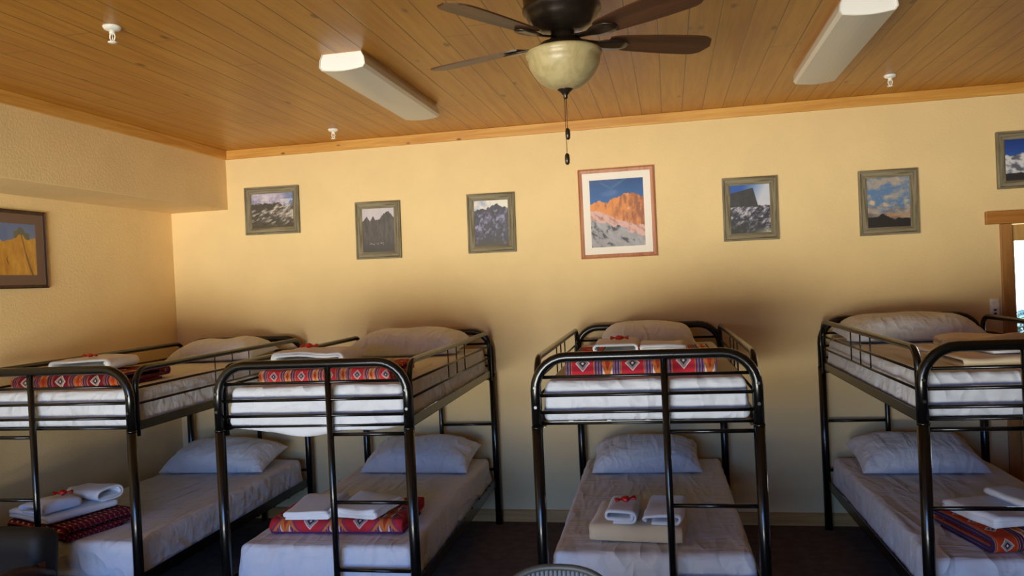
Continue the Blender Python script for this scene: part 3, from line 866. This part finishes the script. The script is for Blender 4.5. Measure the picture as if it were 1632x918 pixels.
def sprinkler(x, y, label, s=1.0):
    t = thing('sprinkler_head', label, 'sprinkler', (x, y, HC), 0, 'sprinkler heads on the ceiling')
    bm = bmesh.new(); lathe(bm, [(0, 0), (.036 * s, 0), (.036 * s, -.005), (.030 * s, -.014), (.016 * s, -.018), (0, -.018)], seg=28); obj('escutcheon', bm, M_whitemetal, t, True)
    bm = bmesh.new(); lathe(bm, [(0, -.016), (.011 * s, -.016), (.012 * s, -.03), (.009 * s, -.034), (0, -.034)], seg=18); obj('nozzle', bm, M_whitemetal, t, True)
    for sg in (-1, 1):
        bm = bmesh.new(); tube(bm, [(sg * .009 * s, 0, -.03), (sg * .013 * s, 0, -.044), (sg * .004 * s, 0, -.064)], .0028 * s, .006, 8); obj('yoke_arm', bm, M_whitemetal, t, True)
    bm = bmesh.new(); tube(bm, [(0, 0, -.033), (0, 0, -.06)], .0022, 0, 8); obj('bulb', bm, M_chrome, t, True)
    bm = bmesh.new(); lathe(bm, [(0, -.064), (.018 * s, -.064), (.019 * s, -.0665), (.006 * s, -.070), (0, -.070)], seg=24); obj('deflector', bm, M_whitemetal, t, True)
sprinkler(-2.21, 2.885, 'white sprinkler head nearest the camera, on the ceiling at upper left')
sprinkler(-2.28, 5.225, 'white sprinkler head near the back wall, left of the left ceiling light')
sprinkler(1.355, 5.11, 'white sprinkler head near the back wall, right of the right ceiling light')

# ---------------------------------------------------------------- ceiling fan
fan = thing('ceiling_fan', 'dark bronze ceiling fan with walnut blades and a cream glass bowl', 'ceiling fan', (-.357, 3.0, HC))
Z = lambda z: z - HC
bm = bmesh.new(); lathe(bm, [(0, 0), (.135, 0), (.146, -.006), (.146, -.075), (.143, -.09), (.150, -.097), (.150, -.112), (.138, -.12), (.132, -.14), (.110, -.168), (.075, -.186), (.04, -.19), (0, -.19)], seg=56)
obj('motor_housing', bm, M_bronze, fan, True)
bm = bmesh.new(); lathe(bm, [(0, -.186), (.045, -.186), (.047, -.21), (.06, -.222), (.085, -.232), (.11, -.248), (.128, -.262), (.128, -.270), (0, -.270)], seg=48); obj('light_kit', bm, M_bronze, fan, True)
bg = MatB('cream marbled glass', .42); bn = bg.noise(bg.tc(), 14, 4, .6, 1.2)
bg.color(bg.mix(bn.smooth(.3, .7), rgb(186, 170, 126), rgb(166, 148, 104))); bg.b.inputs['Subsurface Weight'].default_value = .25
bg.b.inputs['Subsurface Radius'].default_value = (.03, .025, .015); bg.b.inputs['Coat Weight'].default_value = .1
bm = bmesh.new(); lathe(bm, [(.13, -.262), (.142, -.264), (.146, -.272), (.143, -.284), (.137, -.292), (.138, -.300), (.132, -.322), (.118, -.348), (.096, -.374), (.066, -.396), (.03, -.408), (0, -.41)], seg=56); obj('glass_bowl', bm, bg.m, fan, True)
bm = bmesh.new(); lathe(bm, [(0, -.404), (.032, -.405), (.030, -.410), (.018, -.419), (.008, -.432), (.009, -.438), (.006, -.444), (0, -.445)], seg=24); obj('finial', bm, M_bronze, fan, True)
def blade_bm():
    bm = bmesh.new(); n = 22; up = []; dn = []
    for k in range(n + 1):
        s = k / n; x = .185 + .435 * s
        hw = .048 + .024 * math.sin(min(1, s * 1.25) * PI / 2)
        if s > .82: hw *= math.sqrt(max(0.0, 1 - ((s - .82) / .18) ** 2.4)) * .97 + .03
        if s < .06: hw *= .82 + .18 * s / .06
        up.append([bm.verts.new((x, hw * q, .003)) for q in (-1, -.5, 0, .5, 1)]); dn.append([bm.verts.new((x, hw * q, -.003)) for q in (-1, -.5, 0, .5, 1)])
    for A, fl in ((up, 0), (dn, 1)):
        for a, b in zip(A, A[1:]):
            for q in range(4): bm.faces.new((a[q], b[q], b[q + 1], a[q + 1]))
    for k in range(n):
        bm.faces.new((up[k][0], dn[k][0], dn[k + 1][0], up[k + 1][0])); bm.faces.new((up[k][4], up[k + 1][4], dn[k + 1][4], dn[k][4]))
    bm.faces.new(up[0] + list(reversed(dn[0]))); bm.faces.new(up[-1] + list(reversed(dn[-1])))
    return bm
def iron_bm():
    bm = bmesh.new()
    sec = [(.06, .016, .006), (.10, .014, .000), (.14, .02, -.006), (.165, .034, -.008), (.20, .042, -.008), (.235, .036, -.008), (.262, .014, -.008)]
    up = [[bm.verts.new((x, w * q, z + .003 * (1 - q * q))) for q in (-1, -.5, 0, .5, 1)] for x, w, z in sec]; dn = [[bm.verts.new((x, w * q, z - .005)) for q in (-1, -.5, 0, .5, 1)] for x, w, z in sec]
    n = len(sec)
    for A in (up, dn):
        for a, b in zip(A, A[1:]):
            for q in range(4): bm.faces.new((a[q], b[q], b[q + 1], a[q + 1]))
    for k in range(n - 1):
        bm.faces.new((up[k][0], dn[k][0], dn[k + 1][0], up[k + 1][0])); bm.faces.new((up[k][4], up[k + 1][4], dn[k + 1][4], dn[k][4]))
    bm.faces.new(up[0] + list(reversed(dn[0]))); bm.faces.new(up[-1] + list(reversed(dn[-1])))
    return bm
for a in (26, -37, -121, 159, 94):
    o = obj('fan_blade', blade_bm(), M_blade, fan, False, (0, 0, -.222))
    o.rotation_euler = (math.radians(-11), 0, math.radians(a)); o.rotation_mode = 'XYZ'
    obj('blade_iron', iron_bm(), M_bronze, o, True, (0, 0, 0))
for k, (dx, zb) in enumerate(((.002, 2.348), (-.004, 2.252))):
    bm = bmesh.new(); tube(bm, [(dx, -.003 * k, -.44), (dx, -.003 * k, Z(zb))], .0013, 0, 6); ch = obj('pull_chain', bm, M_bronze, fan, True)
    bm = bmesh.new(); lathe(bm, [(0, Z(zb) + .004), (.003, Z(zb) + .003), (.0085, Z(zb) - .004), (.0095, Z(zb) - .02), (.0085, Z(zb) - .036), (.004, Z(zb) - .041), (0, Z(zb) - .041)], dx, -.003 * k, 16); obj('chain_fob', bm, M_bronze, ch, True)

# ---------------------------------------------------------------- small wall things
wb = thing('wall_socket', 'white wall box with two dark openings beside the door casing', 'socket', (2.079, D, 1.456))
bm = bmesh.new(); box(bm, -.028, .028, -.018, 0, -.056, .056, .006); obj('cover_plate', bm, M_whitemetal, wb, True)
M_dark = MatB('dark socket', .6).color(rgb(70, 44, 36)).m
for z in (-.018, -.042):
    bm = bmesh.new(); box(bm, -.009, .009, -.0195, -.015, z - .006, z + .006, .001); obj('socket_opening', bm, M_dark, wb)
bm = bmesh.new(); tube(bm, [(-2.62, 5.60, .012), (-2.56, 5.61, .012), (-2.53, 5.63, .10), (-2.52, 5.645, .24), (-2.56, 5.652, .30)], .006, .05, 8)
tag(obj('power_cord', bm, M_black, None, True), 'black cord hanging by the wall at the head of the leftmost bed', 'cord')

# ---------------------------------------------------------------- foreground seats
M_rim = mat_metal('grey chair rim', rgb(58, 60, 56), .5)
M_rib = mat_terry('grey ribbed chair back', rgb(116, 121, 126), .1)
ch = thing('ribbed_chair', 'grey chair with a ribbed rounded back at the bottom edge, before the third bed', 'chair', (-.390, 2.5, 0))
def sup(th, a, b, e): 
    c, s = math.cos(th), math.sin(th)
    return (a * math.copysign(abs(c) ** (2 / e), c), b * math.copysign(abs(s) ** (2 / e), s))
BA, BB, BC = .206, .20, .640                         # half width, half height, centre height of the back
yb = lambda x, z: .055 * (x / BA) ** 2 * -1 + (z - BC) * .12
bm = bmesh.new(); pts = []
loop = [sup(2 * PI * k / 64, BA, BB, 2.8) for k in range(65)]
tube(bm, [(x, yb(x, BC + z), BC + z) for x, z in loop], .011, 0, 10); obj('back_rim', bm, M_rim, ch, True)
bm = bmesh.new(); n = 27
for k in range(n):
    x = -BA + .012 + (2 * BA - .024) * (k + .5) / n
    zz = BB * (max(0, 1 - (abs(x) / BA) ** 2.8)) ** (1 / 2.8)
    tube(bm, [(x, yb(x, BC + q * zz), BC + q * zz) for q in (-.97, -.6, -.2, .2, .6, .97)], .0058, 0, 8)
m_ = max(1, 24)
rows = []
for k in range(m_ + 1):
    x = -BA * .98 + 1.96 * BA * k / m_; zz = BB * (max(0, 1 - (abs(x) / BA) ** 2.8)) ** (1 / 2.8) * .99
    rows.append([bm.verts.new((x, yb(x, BC + q * zz) + .004, BC + q * zz)) for q in (-1, -.5, 0, .5, 1)])
for a, b in zip(rows, rows[1:]):
    for q in range(4): bm.faces.new((a[q], b[q], b[q + 1], a[q + 1]))
obj('ribbed_back', bm, M_rib, ch, True)
obj('seat', softbox(.42, .42, .045, .02, .04), M_rib, ch, True, (0, -.44, .42))
for sx in (-1, 1):
    bm = bmesh.new(); tube(bm, [(sx * .19, .06, 0), (sx * .19, .0, .44), (sx * .165, -.04, .56)], .011, .05, 10); obj('leg', bm, M_rim, ch, True)
    bm = bmesh.new(); tube(bm, [(sx * .2, -.44, 0), (sx * .18, -.40, .425)], .011, 0, 10); obj('leg', bm, M_rim, ch, True)

M_leather = MatB('dark brown upholstery', .7); _p = M_leather.tc(); _q = M_leather.noise(_p, 60, 3)
M_leather.color(M_leather.mix(_q.smooth(.3, .7), rgb(20, 15, 11), rgb(13, 10, 8))); M_leather.bump(_q, .2, .004); M_leather = M_leather.m
ac = thing('armchair', 'dark brown padded armchair at the lower left, in front of the leftmost bed', 'armchair', (-3.40, 3.22, 0))
obj('back_cushion', softbox(.72, .17, .33, .06, .05), M_leather, ac, True, (0, .0, .345), (math.radians(-6), 0, 0))
obj('seat_cushion', softbox(.60, .58, .16, .05, .06), M_leather, ac, True, (0, -.6, .26))
for sx in (-1, 1):
    bm = bmesh.new(); tube(bm, [(sx * .36, .10, .44), (sx * .375, -.1, .535), (sx * .38, -.55, .53)], .028, .1, 12); obj('armrest', bm, M_armwood, ac, True)
    bm = bmesh.new(); tube(bm, [(sx * .37, -.50, 0), (sx * .375, -.50, .53)], .022, 0, 10); obj('leg', bm, M_armwood, ac, True)
    bm = bmesh.new(); tube(bm, [(sx * .33, .10, 0), (sx * .34, .06, .52)], .022, 0, 10); obj('leg', bm, M_armwood, ac, True)
bm = bmesh.new(); box(bm, -.35, .35, -.58, .08, .20, .262, .006); obj('seat_frame', bm, M_armwood, ac)

# ---------------------------------------------------------------- shrubs outside the door
M_leaf = MatB('dark green leaves', .6); _n = M_leaf.noise(M_leaf.tc(), 6, 2)
M_leaf.color(M_leaf.mix(_n.smooth(.3, .7), rgb(34, 58, 44), rgb(58, 84, 54))); M_leaf = M_leaf.m
def shrub(x, y, w, h, label, seed):
    t = thing('shrub', label, 'shrub', (x, y, 0), 0, 'shrubs outside the door')
    rnd = random.Random(seed); bm = bmesh.new()
    for k in range(2600):
        a = rnd.uniform(0, 2 * PI); zz = rnd.random(); rr = w / 2 * math.sqrt(rnd.random()) * (1 - .75 * zz ** 2)
        c = Vector((rr * math.cos(a), rr * math.sin(a), .15 * h + zz * .85 * h))
        s = rnd.uniform(.03, .055); d = Vector((rnd.gauss(0, 1), rnd.gauss(0, 1), rnd.gauss(0, .7))).normalized(); e = d.orthogonal().normalized()
        v = [bm.verts.new(c + d * s), bm.verts.new(c + e * s * .45), bm.verts.new(c - d * s), bm.verts.new(c - e * s * .45)]
        bm.faces.new(v)
    obj('foliage', bm, M_leaf, t)
    bm = bmesh.new(); tube(bm, [(0, 0, -.05), (.02, .01, h * .7)], [.04, .015], 0, 8); obj('stem', bm, M_armwood, t, True)
shrub(3.15, 7.6, 1.3, 1.30, 'dark green shrub seen through the door glass, low at the right edge', 5)

# ---------------------------------------------------------------- daylight
w = bpy.data.worlds.new('outdoors'); scene.world = w; w.use_nodes = True
nt = w.node_tree; bgn = nt.nodes['Background']
tcw = nt.nodes.new('ShaderNodeTexCoord'); sp = nt.nodes.new('ShaderNodeSeparateXYZ'); nt.links.new(tcw.outputs['Generated'], sp.inputs[0])
def ramp(stops):
    c = nt.nodes.new('ShaderNodeValToRGB'); mr = nt.nodes.new('ShaderNodeMapRange'); nt.links.new(sp.outputs[2], mr.inputs[0])
    mr.inputs[1].default_value = -1; mr.inputs[2].default_value = 1; nt.links.new(mr.outputs[0], c.inputs[0])
    e = c.color_ramp.elements; z0, c0 = stops[0]; z1, c1 = stops[-1]
    e[0].position = z0 / 2 + .5; e[0].color = c0 + (1,); e[1].position = z1 / 2 + .5; e[1].color = c1 + (1,)
    for z, q in stops[1:-1]:
        k = e.new(z / 2 + .5); k.color = q + (1,)
    return c.outputs[0]
# front side: sunlit pale ground, dark near and horizon belts added to shape the light, blue sky above; back side: bright open sky
GROUND = (2.05, 2.04, 1.80); NEAR = (.15, .145, .13); DARK_BELT = (.10, .12, .14); SKY = (.17, .40, .98)
front = ramp([(-1, NEAR), (-.40, NEAR), (-.30, GROUND), (-.055, GROUND), (-.02, DARK_BELT), (.03, DARK_BELT), (.06, SKY), (1, (.15, .36, .9))])
back = ramp([(-1, (.25, .24, .18)), (-.16, (.25, .26, .18)), (-.13, (.9, .95, 1.0)), (.1, (.9, .95, 1.0)), (1, (.4, .62, 1.2))])
mf = nt.nodes.new('ShaderNodeMix'); mf.data_type = 'RGBA'; gt = nt.nodes.new('ShaderNodeMath'); gt.operation = 'GREATER_THAN'; gt.inputs[1].default_value = 0.0
nt.links.new(sp.outputs[1], gt.inputs[0]); nt.links.new(gt.outputs[0], mf.inputs[0]); nt.links.new(front, mf.inputs[6]); nt.links.new(back, mf.inputs[7])
nt.links.new(mf.outputs[2], bgn.inputs[0]); bgn.inputs[1].default_value = 13.2
def portal(name, x0, x1, z0, z1, y, into):
    l = bpy.data.lights.new(name, 'AREA'); l.shape = 'RECTANGLE'; l.size = x1 - x0; l.size_y = z1 - z0; l.cycles.is_portal = True
    o = bpy.data.objects.new(name, l); COL.objects.link(o); o.location = ((x0 + x1) / 2, y, (z0 + z1) / 2)
    o.rotation_euler = (PI / 2 if into > 0 else -PI / 2, 0, 0)
portal('daylight_opening', WX0, WX1, WZ0, WZ1, YF - T, 1)
portal('daylight_door', DX0, DX1, .95, DZ, D + T, -1)

scene.view_settings.view_transform = 'Standard'; scene.view_settings.look = 'None'
scene.view_settings.gamma = 1.0; scene.view_settings.use_curve_mapping = False
scene.view_settings.exposure = 0.0
cy = scene.cycles
cy.use_denoising = True; cy.max_bounces = 10; cy.diffuse_bounces = 6; cy.glossy_bounces = 4; cy.transmission_bounces = 6; cy.caustics_reflective = False; cy.caustics_refractive = False
cy.sample_clamp_indirect = 6.0
